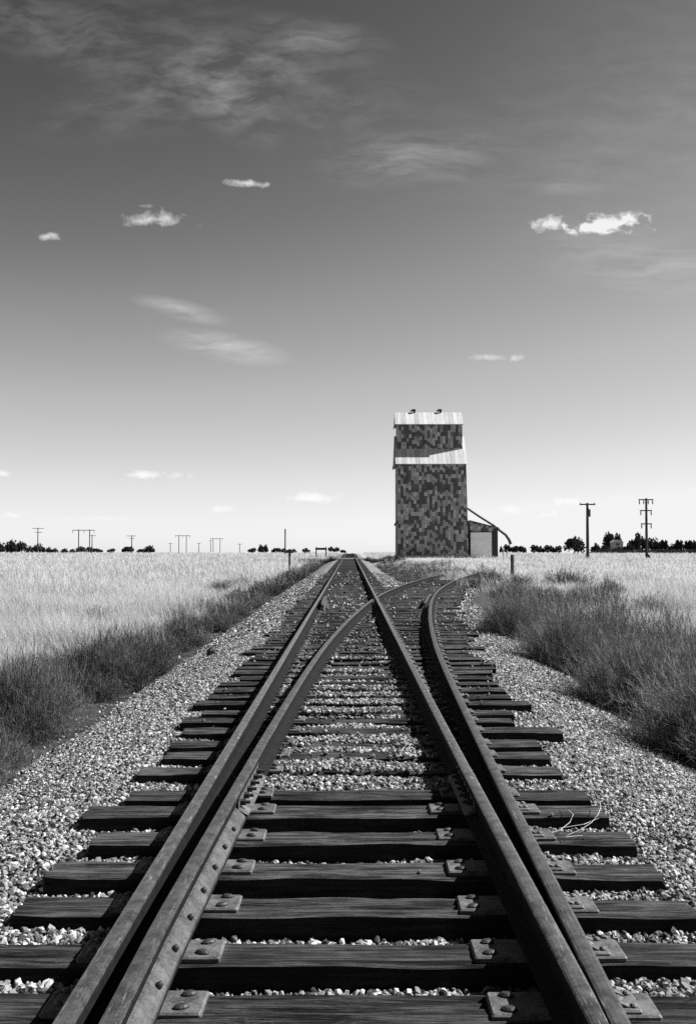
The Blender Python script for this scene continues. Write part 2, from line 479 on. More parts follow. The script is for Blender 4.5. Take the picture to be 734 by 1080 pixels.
for i, ty in enumerate(tie_y):
    o_ = float(off(ty))
    if ty < 38:
        x0 = C0-1.35+random.choice((0, 0, .08, -.08))+random.uniform(-.06, .06)
        if ty < 8: x1 = 1.445+random.uniform(-.02, .03)
        elif ty == 8.24: x1 = 1.73
        elif ty < 9.3: x1 = 1.44+random.uniform(-.03, .05)
        else: x1 = 1.62+random.uniform(-.05, .15)
        if ty > 12.5: x1 = max(x1, o_+1.33+random.uniform(-.12, .2))
        me = tie_mesh(x0, x1, w=random.uniform(.205, .24), seg=36 if ty < 12 else 22)
    else:
        x0, x1 = C0-1.31, C0+1.31
        me = far_meshes[i % 6]
    TIES.append((x0, x1, ty))
    sink = random.uniform(-.012, .003) if ty > 6 else 0
    lab = SPECIAL.get(ty)
    if lab is None:
        if ty < 3: lab = 'dark wooden tie under the near end of the track'
        elif ty < 13.5: lab = 'dark tie sunk in gravel where two pairs of rails run close together'
        elif ty < 38: lab = 'long dark tie under both tracks, near the place where the rails cross'
        else: lab = 'short dark tie of the straight track beyond the crossing rails'
    obj = put('railway_tie', me, None, (0 if ty < 38 else C0, ty, sink), R(random.uniform(-.7, .7)))
    tag(obj, lab, 'railway tie', 'wooden ties under the tracks')
    if ty > 27 or ty < .6: continue
    # plates under the rails
    ls, rs, lp, rp = LX, RX+o_, LX+float(offL(ty)), RX
    def spikes(pl, spots):
        for sx_, sy_ in spots:
            sp = put('spike', SPIKE, pl, (sx_, sy_, 0), R(random.uniform(-25, 25)))
    if 1.2 < ty < 6.0:
        a, bq = ls-.185, lp+.20
        pl = put('slide_plate', plate_mesh(bq-a, .17, .017), obj, ((a+bq)/2, 0, .0))
        w2 = (bq-a)/2
        spikes(pl, [(-w2+.04, .045), (w2-.07, -.045), (w2-.06, .05)])
        a, bq = rp-.25, rs+.215
        pl = put('slide_plate', plate_mesh(bq-a, .17, .017), obj, ((a+bq)/2, 0, .0))
        w2 = (bq-a)/2
        spikes(pl, [(-w2+.06, -.05), (-w2+.065, .05)])
        put('rail_brace', BRACE, obj, (rs+.036, 0, .0))
        br = put('rail_brace', BRACE, obj, (ls-.036, 0, .0), math.pi)
    else:
        for xr in ([ls, lp, rp, rs] if ty > 6 else [LX, RX]):
            if xr is lp and ty > 24: continue
            pl = put('tie_plate', PLATE, obj, (xr, 0, 0))
            spikes(pl, [(.088, -.045), (-.088, .045), (.088, .05), (-.125, -.03)])
# siding ties past the frog
sid = []
for k in range(16):
    yy = 38.3+k*.52
    ang = math.atan2(float(off(yy+1)-off(yy-1)), 2)
    xc = C0+float(off(yy))
    o = put('railway_tie', far_meshes[k % 6], None, (xc+random.uniform(-.1, .25), yy, float(-.02)), -ang)
    tag(o, 'dark tie of the curving side track, among the weeds', 'railway tie', 'wooden ties under the tracks')
    sid.append((xc-1.3, xc+1.3, yy))
# the run of ties past those, one body
mb = MB(); yy = tie_y[-1]+.49
while yy < 290:
    d = float(drop(yy)); mb.box(C0-1.3, C0+1.3, yy-.11, yy+.11, d-.12, d, 0); yy += .55
tag(mb.build('railway_ties', M['tie_far']), 'far run of dark ties where the straight track meets the horizon', 'railway ties', kind='stuff')

# ----------------------------------------------------------------------------
# rails
# ----------------------------------------------------------------------------
# half profile (x, z) from foot to crown, z measured from the plate top .017
HW = .0315
PROF = [(.068, .0165), (.068, .027), (.040, .036), (.011, .047), (.009, .090), (.010, .122), (.029, .130), (HW, .138), (HW, .158), (.028, .166), (.018, .1695), (.0, .1705)]
def rail_sections(pts, lim_left=None, lim_right=None):
    """pts: list of (x, y, z).  lim_*: clearance on that side (metres from the rail's own centre to the other rail's centre) or None"""
    prof = [(-x, z) for x, z in PROF]+[(x, z) for x, z in PROF[-2::-1]]
    k = len(prof); V = []
    for i, (x, y, z) in enumerate(pts):
        p0 = pts[max(i-1, 0)]; p1 = pts[min(i+1, len(pts)-1)]
        tx, ty = p1[0]-p0[0], p1[1]-p0[1]; l = math.hypot(tx, ty); nx, ny = ty/l, -tx/l
        for (a, h) in prof:
            for lim, sgn in ((lim_left, -1), (lim_right, 1)):
                if lim is not None and a*sgn > 0:
                    room = lim[i]-(HW+.006 if h > .1 else .074)
                    a = sgn*min(abs(a), max(room, .009 if h < .1 else .004))
            V.append((x+nx*a, y+ny*a, z+h))
    fs = []
    for i in range(len(pts)-1):
        for j in range(k): fs.append((i*k+j, i*k+(j+1) % k, (i+1)*k+(j+1) % k, (i+1)*k+j))
    fs += [tuple(range(k)), tuple(range((len(pts)-1)*k+k-1, (len(pts)-1)*k-1, -1))]
    return V, fs
def ysamp(a, b, near=.25):
    ys = []; y = a
    while y < b-1e-6:
        ys.append(y); y += near if y < 60 else (2 if y < 150 else 6)
    return ys+[b]
def rail(name, fx, y0, y1, mat, dz=0.0, ll=None, lr=None, parent=None):
    ys = ysamp(y0, y1)
    pts = [(float(fx(v)), v, float(drop(v))+dz) for v in ys]
    V, fs = rail_sections(pts, [float(ll(v)) for v in ys] if ll else None, [float(lr(v)) for v in ys] if lr else None)
    mb = MB().add(V, fs)
    o = mb.build(name, mat, parent)
    me = o.data
    # smooth the head only along its length
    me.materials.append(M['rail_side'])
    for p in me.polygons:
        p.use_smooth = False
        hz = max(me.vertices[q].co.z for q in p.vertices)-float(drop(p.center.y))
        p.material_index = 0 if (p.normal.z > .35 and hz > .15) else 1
    return o
def add_joint(parent, fx, yj, sides=(-1, 1), n=6, L=.46):
    for s in sides:
        mb = MB()
        ys = np.linspace(yj-L, yj+L, 9)
        pr = [(.012, .035), (.074, .028), (.076, .036), (.046, .052), (.022, .066), (.022, .108), (.030, .124), (.012, .124)]
        V = []
        for yv in ys:
            for a, h in pr: V.append((float(fx(yv))+s*a, yv, h))
        k = len(pr)
        fs = [(i*k+j, i*k+(j+1) % k, (i+1)*k+(j+1) % k, (i+1)*k+j) for i in range(len(ys)-1) for j in range(k)]+[tuple(range(k)), tuple(range((len(ys)-1)*k, len(ys)*k))]
        mb.add(V, fs)
        jb = mb.build('joint_bar', M['plate'], parent)
        bb = MB()
        bb.tube([(0, 0, 0), (s*.03, 0, 0)], .019, 6); bb.tube([(s*.03, 0, 0), (s*.055, 0, 0)], .010, 6)
        bm_ = bb.mesh('bolt', M['spike'])
        for q in range(n):
            yv = yj-L+.08+(2*L-.16)*q/(n-1)
            put('bolt', bm_, jb, (float(fx(yv))+s*.021, yv, .088))

fLS = lambda v: LX
fRS = lambda v: RX+off(v)
fLP = lambda v: LX+offL(v)
fRP = lambda v: RX
JY = 5.95
YF = 25.85            # where the rails cross
o = rail('stock_rail', fLS, -5, 300, M['railr'])
tag(o, 'straight outer rail at the far left, scuffed pale streaks on its top', 'rail', 'rails of the two tracks')
o = rail('stock_rail', fRS, -5, 52, M['rail'])
tag(o, 'outer rail on the right that bends away to the right', 'rail', 'rails of the two tracks')
pt = rail('switch_point', fLP, 1.25, JY-.004, M['rail'], .003, ll=lambda v: offL(v))
tag(pt, 'tapering switch rail on the left with a riveted bar along its side', 'rail', 'rails of the two tracks')
# bar riveted to the left point
ys = np.linspace(1.3, JY-.52, 26); V = []
pr = [(.012, .062), (.012, .092), (.024, .088), (.066, .046), (.066, .030), (.050, .032)]
for yv in ys:
    V += [(float(fLP(yv))+a, yv, h) for a, h in pr]
k = len(pr)
fs = [(i*k+j, i*k+(j+1) % k, (i+1)*k+(j+1) % k, (i+1)*k+j) for i in range(len(ys)-1) for j in range(k)]+[tuple(range(k)), tuple(range((len(ys)-1)*k, len(ys)*k))]
bar = MB().add(V, fs).build('side_bar', M['bar'], pt)
rv = MB().dome((0, 0, 0), .013, .022).mesh('rivet', M['spike'], True)
for q in range(14):
    yv = 1.5+q*.30
    if yv < JY-.55: 
        r_ = put('rivet', rv, bar, (float(fLP(yv))+.046, yv, .066)); r_.rotation_euler = (0, R(42), 0)
add_joint(pt, fLP, JY, (1, -1))
pt2 = rail('switch_point', fRP, 1.25, JY-.004, M['railr'], .003, lr=lambda v: off(v))
tag(pt2, 'tapering switch rail on the right, lying close against the outer rail', 'rail', 'rails of the two tracks')
add_joint(pt2, fRP, JY, (-1, 1))
o = rail('closure_rail', fLP, JY+.004, YF-.85, M['rail'], .0, ll=lambda v: offL(v))
tag(o, 'curved inner rail running from the left joint across to the right-hand rail', 'rail', 'rails of the two tracks')
o = rail('closure_rail', fRP, JY+.004, 300, M['railr'], .0, lr=lambda v: off(v) if v < 20 else 9)
tag(o, 'straight inner rail on the right, running from its joint to the horizon', 'rail', 'rails of the two tracks')
# frog: cast crossing where the curved rail goes through the straight one
fg = empty('rail_frog', (RX, YF, 0)); tag(fg, 'steel crossing piece where the curved rail meets the straight rail', 'frog')
def prism_path(fx, a, b, mat, name, parent, w=.031, z1=.168, z0=.02):
    ys = np.linspace(a, b, 8); V = []
    for yv in ys: V += [(float(fx(yv))-RX+s*w, yv-YF, h) for s, h in ((-1, z0), (-1, z1), (1, z1), (1, z0))]
    fs = [(i*4+j, i*4+(j+1) % 4, (i+1)*4+(j+1) % 4, (i+1)*4+j) for i in range(7) for j in range(4)]+[(0, 1, 2, 3), (28, 29, 30, 31)]
    return MB().add(V, fs).build(name, mat, parent)
prism_path(fLP, YF-.845, YF-.36, M['rail'], 'wing_rail', fg)
prism_path(fLP, YF+.36, YF+1.3, M['rail'], 'frog_point', fg)
o = rail('lead_rail', fLP, YF+1.31, 50, M['rail'])
tag(o, 'curved rail of the side track beyond the crossing, vanishing in weeds', 'rail', 'rails of the two tracks')
# guard rails with flared ends
def guard(fx, a, b, sgn, label):
    ys = np.linspace(a, b, 15)
    pts = []
    for yv in ys:
        e = min(yv-a, b-yv)
        pts.append((float(fx(yv))+sgn*(.135+.035*max(0, 1-e/.55)), yv, -.008-.03*max(0, 1-e/.3)))
    V, fs = rail_sections(pts)
    tag(MB().add(V, fs).build('guard_rail', M['rail']), label, 'rail', 'guard rails')
guard(fLS, 23.5, 27.6, 1, 'short guard rail inside the left straight rail opposite the crossing')
guard(fRS, 24.5, 28.6, -1, 'short guard rail inside the right curved rail opposite the crossing')

# ----------------------------------------------------------------------------
# ballast stones, one body of stuff
# ----------------------------------------------------------------------------
ICO_V = []
_p = (1+5**.5)/2
for a in (-1, 1):
    for b_ in (-_p, _p):
        ICO_V += [(0, a, b_), (a, b_, 0), (b_, 0, a)]
ICO_V = np.array(ICO_V)/math.hypot(1, _p)
def hull_faces(V):
    import bmesh
    bm = bmesh.new()
    for v in V: bm.verts.new(v)
    bmesh.ops.convex_hull(bm, input=bm.verts); bm.verts.index_update()
    bm.verts.ensure_lookup_table()
    f = np.array([[v.index for v in q.verts] for q in bm.faces]); vv = np.array([v.co[:] for v in bm.verts]); bm.free()
    return vv, f
ICO_V, ICO_F = hull_faces(ICO_V)
CUBE_V = np.array([(x, y, z) for x in (-1, 1) for y in (-1, 1) for z in (-1, 1)], float)*.62
CUBE_V, CUBE_F = hull_faces(CUBE_V)

def rotmats(n):
    q = rng.normal(size=(n, 4)); q /= np.linalg.norm(q, axis=1)[:, None]
    w, x, y, z = q.T
    return np.stack([np.stack([1-2*(y*y+z*z), 2*(x*y-z*w), 2*(x*z+y*w)], -1), np.stack([2*(x*y+z*w), 1-2*(x*x+z*z), 2*(y*z-x*w)], -1),
                     np.stack([2*(x*z-y*w), 2*(y*z+x*w), 1-2*(x*x+y*y)], -1)], 1)
def stones(P, size, BV, BF):
    n = len(P); k = len(BV)
    jit = 1+(rng.random((n, k, 1))-.5)*.55
    S = size[:, None]*np.stack([.75+rng.random(n)*.6, .6+rng.random(n)*.5, .45+rng.random(n)*.4], -1)
    V = BV[None]*jit*S[:, None, :]
    V = np.einsum('nij,nkj->nki', rotmats(n), V)+P[:, None, :]
    Fx = BF[None]+(np.arange(n)*k)[:, None, None]
    tint = np.repeat(np.clip(rng.normal(.47, .34, n), 0, 1), k)
    return V.reshape(-1, 3), Fx.reshape(-1, 3), tint

tie_arr = np.array(TIES+sid)
def on_tie(X, Y, r):
    o = np.argsort(tie_arr[:, 2]); ta = tie_arr[o]
    j = np.clip(np.searchsorted(ta[:, 2], Y), 1, len(ta)-1)
    hit = np.zeros(len(X), bool)
    for q in (j-1, j):
        hit |= (np.abs(Y-ta[q, 2]) < .112+r*.35) & (X > ta[q, 0]-r*.4) & (X < ta[q, 1]+r*.4)
    return hit
parts = []
for (ya, yb, dens, s0, BV, BF) in ((1.2, 5.5, 3700, 0.0132, ICO_V, ICO_F), (5.5, 10, 4000, .0126, ICO_V, ICO_F), (10, 18, 2400, .0145, ICO_V, ICO_F), (18, 32, 850, .024, CUBE_V, CUBE_F), (32, 60, 220, .036, CUBE_V, CUBE_F)):
    x0, x1 = -3.3, 5.0 if ya >= 18 else 3.6
    n = int((x1-x0)*(yb-ya)*dens)
    X = rng.uniform(x0, x1, n); Y = rng.uniform(ya, yb, n)
    keep = rng.random(n) < ballast_w(X, Y)*1.0+.02*(np.abs(X) < 3.3)
    keep &= (np.abs(X) < .37*Y+.6)
    X = X[keep]; Y = Y[keep]; n = len(X)
    size = s0*np.clip(np.exp(rng.normal(0, .32, n)), .4, 1.65)
    hit = on_tie(X, Y, size)
    inside = (X > LX+.1) & (X < RX-.1)
    bury = np.where(inside, .02+.85*sstep(6.3, 7.3, Y)*(1-.93*sstep(12, 15, Y))*sstep(.32, .58, vnoise(X*.6, Y*1.4, .5)), .0004+.014*sstep(8, 13, Y))
    bury = np.where((Y < 6.2) & inside, .0003, bury)
    keep = ~hit | (rng.random(n) < bury)
    for fx in (fLS, fRS, fLP, fRP):
        keep &= ~((np.abs(X-fx(Y)) < .085) & hit)
        keep &= ~(np.abs(X-fx(Y)) < .035)
    X, Y, size, hit = X[keep], Y[keep], size[keep], hit[keep]
    base = gz(X, Y)+rng.uniform(-.35, .35, len(X))*size
    # stones banked up against the far faces of the ties
    Z = np.where(hit, np.maximum(base, size*.3), base)
    parts.append(stones(np.stack([X, Y, Z], -1), size, BV, BF))
def merge(parts):
    Vs, Fs, Ts, b = [], [], [], 0
    for v, f, t_ in parts:
        Vs.append(v); Fs.append(f+b); Ts.append(t_); b += len(v)
    return np.concatenate(Vs), np.concatenate(Fs), np.concatenate(Ts)
V, Fx, T = merge(parts)
print('stones tris', len(Fx))
tag(put('ballast_gravel', np_mesh('ballast_gravel', V, Fx, M['stone'], False, {'tint': T})), 'pale crushed stone heaped between and beside the ties', 'gravel', kind='stuff')

# ----------------------------------------------------------------------------
# blades: grass, weeds
# ----------------------------------------------------------------------------
def blades(P, L, W, lean, seg=3, az=None, curl=.5, tint=None, droop=0.0):
    """ribbons from the points P; lean is the angle from upright at the root, curl the bend towards the tip"""
    n = len(P); k = seg+1
    az = rng.uniform(0, 2*np.pi, n) if az is None else az
    ft = rng.uniform(0, 2*np.pi, n)
    side = np.stack([np.cos(ft), np.sin(ft), np.zeros(n)], -1)
    V = np.zeros((n, 2*k, 3)); p = P.copy()
    for i in range(k):
        a = lean+curl*i/seg
        wid = W*(1-(i/seg)**1.5*.9)*.5
        V[:, 2*i] = p-side*wid[:, None]; V[:, 2*i+1] = p+side*wid[:, None]
        st = L/seg
        p = p+np.stack([np.sin(a)*np.cos(az)*st, np.sin(a)*np.sin(az)*st, np.cos(a)*st], -1)
    f = []
    for i in range(seg):
        f += [(2*i, 2*i+1, 2*i+3), (2*i, 2*i+3, 2*i+2)]
    Fx = np.array(f)[None]+(np.arange(n)*2*k)[:, None, None]
    tint = rng.random(n) if tint is None else tint
    return V.reshape(-1, 3), Fx.reshape(-1, 3), np.repeat(tint, 2*k)

def bush(n_stem, n_twig, rad, hgt, wid, tint0=.5):
    """rounded many-stemmed scrub: stems fan out of one root into a dome and break into fine curled twigs near its skin"""
    az = rng.uniform(0, 2*np.pi, n_stem); ln = np.arccos(1-rng.random(n_stem)*.88)*.98
    p1, p2, p3 = rng.random(3)*6
    lump = 1+.16*np.sin(az*3+p1)*np.sin(ln*2)+.13*np.sin(az*5+p2+ln*3)+.10*np.sin(az*9+p3-ln*5)
    L = hgt*(.72+.36*rng.random(n_stem))*lump*(1-.10*ln)
    r0 = rad*.25*np.sqrt(rng.random(n_stem)); a0 = rng.uniform(0, 2*np.pi, n_stem)
    P = np.stack([np.cos(a0)*r0, np.sin(a0)*r0, np.full(n_stem, -.05)], -1)
    curl = rng.normal(-.12, .22, n_stem)
    out = [blades(P, L*.92, np.full(n_stem, wid*1.3), ln, 3, az, curl, np.clip(rng.normal(tint0-.36, .10, n_stem), 0, 1))]
    q = np.repeat(np.arange(n_stem), n_twig); tt = 1-.72*rng.random(len(q))**1.3
    a = ln[q]+curl[q]*tt*.5
    st = L[q]*tt*.92
    P2 = P[q]+np.stack([np.sin(a)*np.cos(az[q])*st, np.sin(a)*np.sin(az[q])*st, np.cos(a)*st], -1)
    m_ = len(q)
    out.append(blades(P2, hgt*(.06+.13*rng.random(m_)), np.full(m_, wid), np.abs(a*.8+rng.normal(0, .6, m_)), 2, az[q]+rng.normal(0, .9, m_), rng.normal(-.1, .8, m_), np.clip(rng.normal(tint0+.08, .24, m_), 0, 1)))
    v, f, t_ = merge(out); v[:, 2] = np.maximum(v[:, 2], -.08)
    return v, f, t_

# individual weed bushes at the edge of the bed
near_bush = [bush(1500, 26, .5, .95, .0034) for _ in range(3)]
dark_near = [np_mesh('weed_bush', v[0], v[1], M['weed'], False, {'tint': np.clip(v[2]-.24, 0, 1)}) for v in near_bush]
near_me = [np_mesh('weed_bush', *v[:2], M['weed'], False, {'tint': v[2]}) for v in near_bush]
dark_b = [bush(420, 10, .5, .9, .008) for _ in range(2)]
dark_me = [np_mesh('weed_bush', *v[:2], M['darkweed'], False, {'tint': v[2]}) for v in dark_b]
def place_bush(me, x, y, s, sz, label, group):
    o = put('weed_bush', me, None, (x, y, float(gz(x, y))-.02), random.uniform(0, 6.28))
    o.scale = (s, s, sz)
    tag(o, label, 'weed bush', group)
G1 = 'weed bushes beside the gravel'
place_bush(near_me[0], 3.65, 9.6, 1.45, 1.12, 'biggest grey wiry weed bush at the right edge, black shade under it', G1)
place_bush(near_me[1], 3.5, 12.3, 1.22, 1.05, 'wiry grey weed bush just behind the biggest one on the right', G1)
place_bush(near_me[2], 3.3, 15.2, 1.1, 1.0, 'rounded grey weed bush with dark foot standing out over the right gravel', G1)
place_bush(near_me[0], 3.0, 18.8, .9, .9, 'smaller grey weed bush on the right where the gravel narrows', G1)
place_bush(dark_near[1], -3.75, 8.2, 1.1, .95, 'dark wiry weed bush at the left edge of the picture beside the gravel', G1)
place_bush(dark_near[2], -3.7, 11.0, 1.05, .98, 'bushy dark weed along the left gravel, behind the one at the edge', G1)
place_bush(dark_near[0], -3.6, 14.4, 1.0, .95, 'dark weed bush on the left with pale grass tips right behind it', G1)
xb, _ = px(512, 600, 52); place_bush(dark_me[0], xb, 52, 2.0, 1.35, 'dark leafy bush left of the lone post in front of the shed', 'dark bushes past the weeds')
xb, _ = px(528, 600, 50); place_bush(dark_me[1], xb+.9, 50, 1.5, .95, 'low dark bush right beside the lone post near the shed', 'dark bushes past the weeds')
xb, _ = px(598, 600, 48); place_bush(dark_me[1], xb, 48, 2.1, 1.3, 'dark leafy bush in the grass in front of the pole with a transformer', 'dark bushes past the weeds')
xb, _ = px(676, 600, 40); place_bush(dark_me[0], xb, 33, .9, .75, 'low dark bush in pale grass below the pole with three crossarms', 'dark bushes past the weeds')

# the mass of weeds
mass = []
protos = {0: [bush(560, 16, .5, .85, .0046) for _ in range(4)], 1: [bush(190, 11, .5, .8, .009) for _ in range(4)], 2: [bush(45, 6, .5, .7, .03) for _ in range(4)]}
random.seed(3)
def scatter(pl, n, x0f, x1f, y0, y1, smin, smax, wfn, hs=1.0, dt=0.0):
    Y = np.exp(rng.uniform(math.log(y0), math.log(y1), n)); u = rng.random(n)
    X = x0f(Y)+(x1f(Y)-x0f(Y))*u
    k = (rng.random(n) < wfn(X, Y)) & (np.abs(X) < .40*Y+2)
    X, Y = X[k], Y[k]
    for x, y in zip(X, Y):
        v, f, t_ = pl[rng.integers(len(pl))]
        a = rng.uniform(0, 6.28); s = rng.uniform(smin, smax); c_, s_ = math.cos(a), math.sin(a)
        W_ = np.stack([(v[:, 0]*c_-v[:, 1]*s_)*s, (v[:, 0]*s_+v[:, 1]*c_)*s, v[:, 2]*s*hs*rng.uniform(.8, 1.15)], -1)+np.array([x, y, float(gz(x, y))-.03])
        mass.append((W_, f, np.clip(t_+dt+rng.normal(0, .14), 0, 1)))
one = np.ones_like
# left belt
scatter(protos[0], 62, lambda Y: np.full_like(Y, -4.5), lambda Y: np.full_like(Y, -3.15), 6.5, 18, .45, .95, weed_w, 1, -.24)
scatter(protos[1], 120, lambda Y: np.full_like(Y, -4.5), lambda Y: np.full_like(Y, -3.1), 17, 45, .4, .85, weed_w, 1, -.22)
scatter(protos[2], 260, lambda Y: np.full_like(Y, -4.6), lambda Y: np.full_like(Y, -3.0), 42, 135, .5, .9, lambda X, Y: one(X), 1, -.2)
# right belt
scatter(protos[0], 70, lambda Y: 3.7+0*Y, lambda Y: .36*Y+1.5, 8.5, 20, .55, 1.25, lambda X, Y: weed_w(X, Y)*(X > 3.6-.02*Y))
scatter(protos[1], 290, lambda Y: np.maximum(right_edge(Y)+1.0, 3.3), lambda Y: .36*Y+1.5, 19, 52, .5, 1.3, weed_w)
scatter(protos[2], 420, lambda Y: np.full_like(Y, 2.3), lambda Y: .125*Y, 44, 125, .5, .95, weed_w, .8)
scatter(protos[1], 110, lambda Y: 1.0+0*Y, lambda Y: 8+0*Y, 41, 50, .35, .55, lambda X, Y: (X > C0+off(Y)-1.2)*1.0, .7)
dk = [bush(60, 7, .5, .8, .035) for _ in range(3)]
scatter(dk, 26, lambda Y: -5.0+0*Y, lambda Y: -1.9+0*Y, 116, 134, .7, 1.15, lambda X, Y: one(X), .9, -.5)
scatter(dk, 34, lambda Y: 1.9+0*Y, lambda Y: 6.6+0*Y, 112, 132, .7, 1.2, lambda X, Y: one(X), .8, -.5)
V, Fx, T = merge(mass); print('weed tris', len(Fx))
tag(put('weeds', np_mesh('weeds', V, Fx, M['weed'], False, {'tint': T})), 'belts of wiry grey weeds growing along both sides of the track', 'weeds', kind='stuff')

# pale grass of the fields
gp = []
def grass(n, y0, y1, xf0, xf1, lmin, lmax, wk, wfn):
    Y = np.exp(rng.uniform(math.log(y0), math.log(y1), n)); X = xf0(Y)+(xf1(Y)-xf0(Y))*rng.random(n)
    k = rng.random(n) < wfn(X, Y); X, Y = X[k], Y[k]; n = len(X)
    cl = vnoise(X, Y, .9)
    L = rng.uniform(lmin, lmax, n)*(.55+.9*vnoise(X, Y, 2.3))*(.6+.9*cl)
    tint = np.clip(.18+.5*vnoise(X+50, Y, 3.5)+.42*cl+rng.normal(0, .11, n), 0, 1)
    gp.append(blades(np.stack([X, Y, gz(X, Y)-.01], -1), L, np.maximum(.0045, wk*Y), np.abs(rng.normal(.25, .38, n)), 2, rng.normal(2.6, 1.7, n), rng.uniform(.0, 1.3, n), tint))
notw = lambda X, Y: (1-weed_w(X, Y)*np.where((X < -3.9) | (X > 6), .86, .97))*(1-ballast_w(X, Y))*(.25+1.1*sstep(.3, .6, vnoise(X+31, Y*.8, 1.1)))*((X < -3.3)|(X > 4.2))
grass(210000, 9, 40, lambda Y: -.40*Y-1.5, lambda Y: np.full_like(Y, -3.0), .35, .62, .00042, notw)
grass(110000, 38, 320, lambda Y: -.40*Y-1.5, lambda Y: np.full_like(Y, -3.0), .3, .6, .0005, notw)
grass(120000, 12, 48, lambda Y: np.full_like(Y, 3.0), lambda Y: .40*Y+1, .3, .6, .00042, notw)
grass(70000, 45, 320, lambda Y: np.full_like(Y, 2.5), lambda Y: .40*Y+1, .22, .45, .0005, lambda X, Y: notw(X, Y)*np.where((X > 2) & (X < 18) & (Y > 110) & (Y < 150), .25, 1))
V, Fx, T = merge(gp); print('grass tris', len(Fx))
tag(put('field_grass', np_mesh('field_grass', V, Fx, M['straw'], False, {'tint': T})), 'pale dry grass covering the flat fields on both sides', 'grass', kind='stuff')

# a few dark plants standing in the pale field on the left
for (qx, qy, Y_, s, lab) in ((97, 650, 26, .8, 'dark tuft in the pale left field, nearest of the lone ones'), (232, 622, 46, .95, 'dark tuft in the left field beside the weed belt, in front of a short row'),
                       (246, 619, 49, .85, 'low dark tuft in the middle of the short row in the left field'), (258, 616, 52, .95, 'dark tuft ending the short row in the left field, nearest the track')):
    x, z = px(qx, qy, Y_); o = put('weed_bush', dark_me[0], None, (x, Y_, float(gz(x, Y_))), random.uniform(0, 6)); o.scale = (s, s, s*.75)
    tag(o, lab, 'weed bush', 'dark tufts in the left field')

# dry strands on the tie end, dark rock on the left shoulder
mb = MB()
for (pts) in ([(1.12, 5.20, .012), (1.20, 5.24, .03), (1.27, 5.30, .05), (1.33, 5.40, .065), (1.38, 5.54, .07), (1.415, 5.70, .06), (1.43, 5.86, .03)], [(1.02, 5.22, .012), (1.10, 5.27, .02), (1.17, 5.36, .035), (1.215, 5.48, .045), (1.22, 5.62, .03), (1.19, 5.74, .01)],
              [(.95, 5.14, .01), (1.02, 5.2, .012), (1.10, 5.14, .02), (1.2, 5.2, .012), (1.27, 5.15, .012)], [(1.1, 5.3, .02), (1.24, 5.34, .03), (1.36, 5.5, .02)]):
    mb.tube(pts, [.0019]*(len(pts)-1)+[.0007], 5)
ds = mb.build('dry_grass', M['dry']); me = ds.data
at = me.attributes.new('tint', 'FLOAT', 'POINT'); at.data.foreach_set('value', [.6]*len(me.vertices))
tag(ds, 'pale bent strands of dry grass lying on a tie end at the right', 'dry grass')
x, _ = px(223, 694, 15.6); 
me = np_mesh('rock', *stones(np.array([[0, 0, 0.]]), np.array([.12]), ICO_V, ICO_F)[:2], M['rock'], False)
tag(put('rock', me, None, (x, 15.6, float(gz(x, 15.6))+.05)), 'single black rock lying on the gravel left of the ties', 'rock')

# ----------------------------------------------------------------------------
# grain elevator and its shed
# ----------------------------------------------------------------------------
EY = 140.0
ex0, ex1 = 6.75, 16.35; EW = ex1-ex0
gb = float(gz(11, EY))
el = empty('grain_elevator', (ex0, EY, gb)); tag(el, 'tall windowless grain elevator clad in patchwork sheets with pale metal roofs', 'grain elevator')
D = 8.0; zE = 13.4-gb; zC0 = 15.45-gb; zC1 = 19.2-gb; zR = 20.95-gb
mb = MB()
mb.prism([(0, .35), (D, .35), (D, zE), (D/2, zE+D/2*1.02), (0, zE)], 0, 0, EW)
# slight flare of the right wall towards the foot
mb.v = [(v[0]+(.32 if v[0] > 1 and v[2] < 1 else 0), v[1], v[2]) for v in mb.v]
mb.build('wall', M['clad'], el)
MB().box(-.12, EW+.55, -.12, D+.12, -.4, .36, .03).build('foundation', M['concrete'], el)
# lower roof: two sheets
def roof_sheet(mb, x0, x1, y0, z0, y1, z1, th=.09):
    mb.prism([(y0, z0), (y1, z1), (y1, z1+th), (y0, z0+th)], 0, x0, x1)
mb = MB(); s = 1.02
roof_sheet(mb, -.35, EW+.18, -.28, zE-.28*s+.01, D/2, zE+D/2*s+.01); roof_sheet(mb, -.35, EW+.18, D+.28, zE-.28*s+.01, D/2+.01, zE+D/2*s+.01)
mb.build('roof', M['roof'], el)
mb = MB(); mb.box(-.42, -.352, -.30, D+.3, zE-.45, zE+.12); mb.build('barge_board', M['dark_metal'], el)
cu = MB(); cx0, cx1 = .02, EW-.28
cu.prism([(2.0, zC0-.6), (6.0, zC0-.6), (6.0, zC1), (4.0, zR-.08), (2.0, zC1)], 0, cx0, cx1)
cu = cu.build('cupola', M['clad'], el)
mb = MB(); s2 = (zR-zC1)/2.0
roof_sheet(mb, cx0-.32, cx1+.12, 1.75, zC1-.25*s2+.01, 4.0, zR+.01, .08); roof_sheet(mb, cx0-.32, cx1+.12, 6.25, zC1-.25*s2+.01, 4.01, zR+.01, .08)
mb.build('cupola_roof', M['roof'], cu)
mb = MB(); mb.box(cx0-.38, cx0-.325, 1.7, 6.3, zC1-.35, zC1+.02); mb.build('barge_board', M['dark_metal'], cu)
for qx in (436, 463.5):
    vx = px(qx, 433, EY+4)[0]-ex0
    mb = MB()
    mb.tube([(vx+.12, 4.0, zR-.1), (vx+.12, 4.0, zR+.35), (vx-.0, 4.0, zR+.45), (vx-.42, 4.0, zR+.28)], [.14, .17, .18, .11], 8)
    mb.box(vx-.1, vx+.32, 3.8, 4.2, zR+.3, zR+.56, .05)
    mb.build('roof_vent', M['dark_metal'], el)
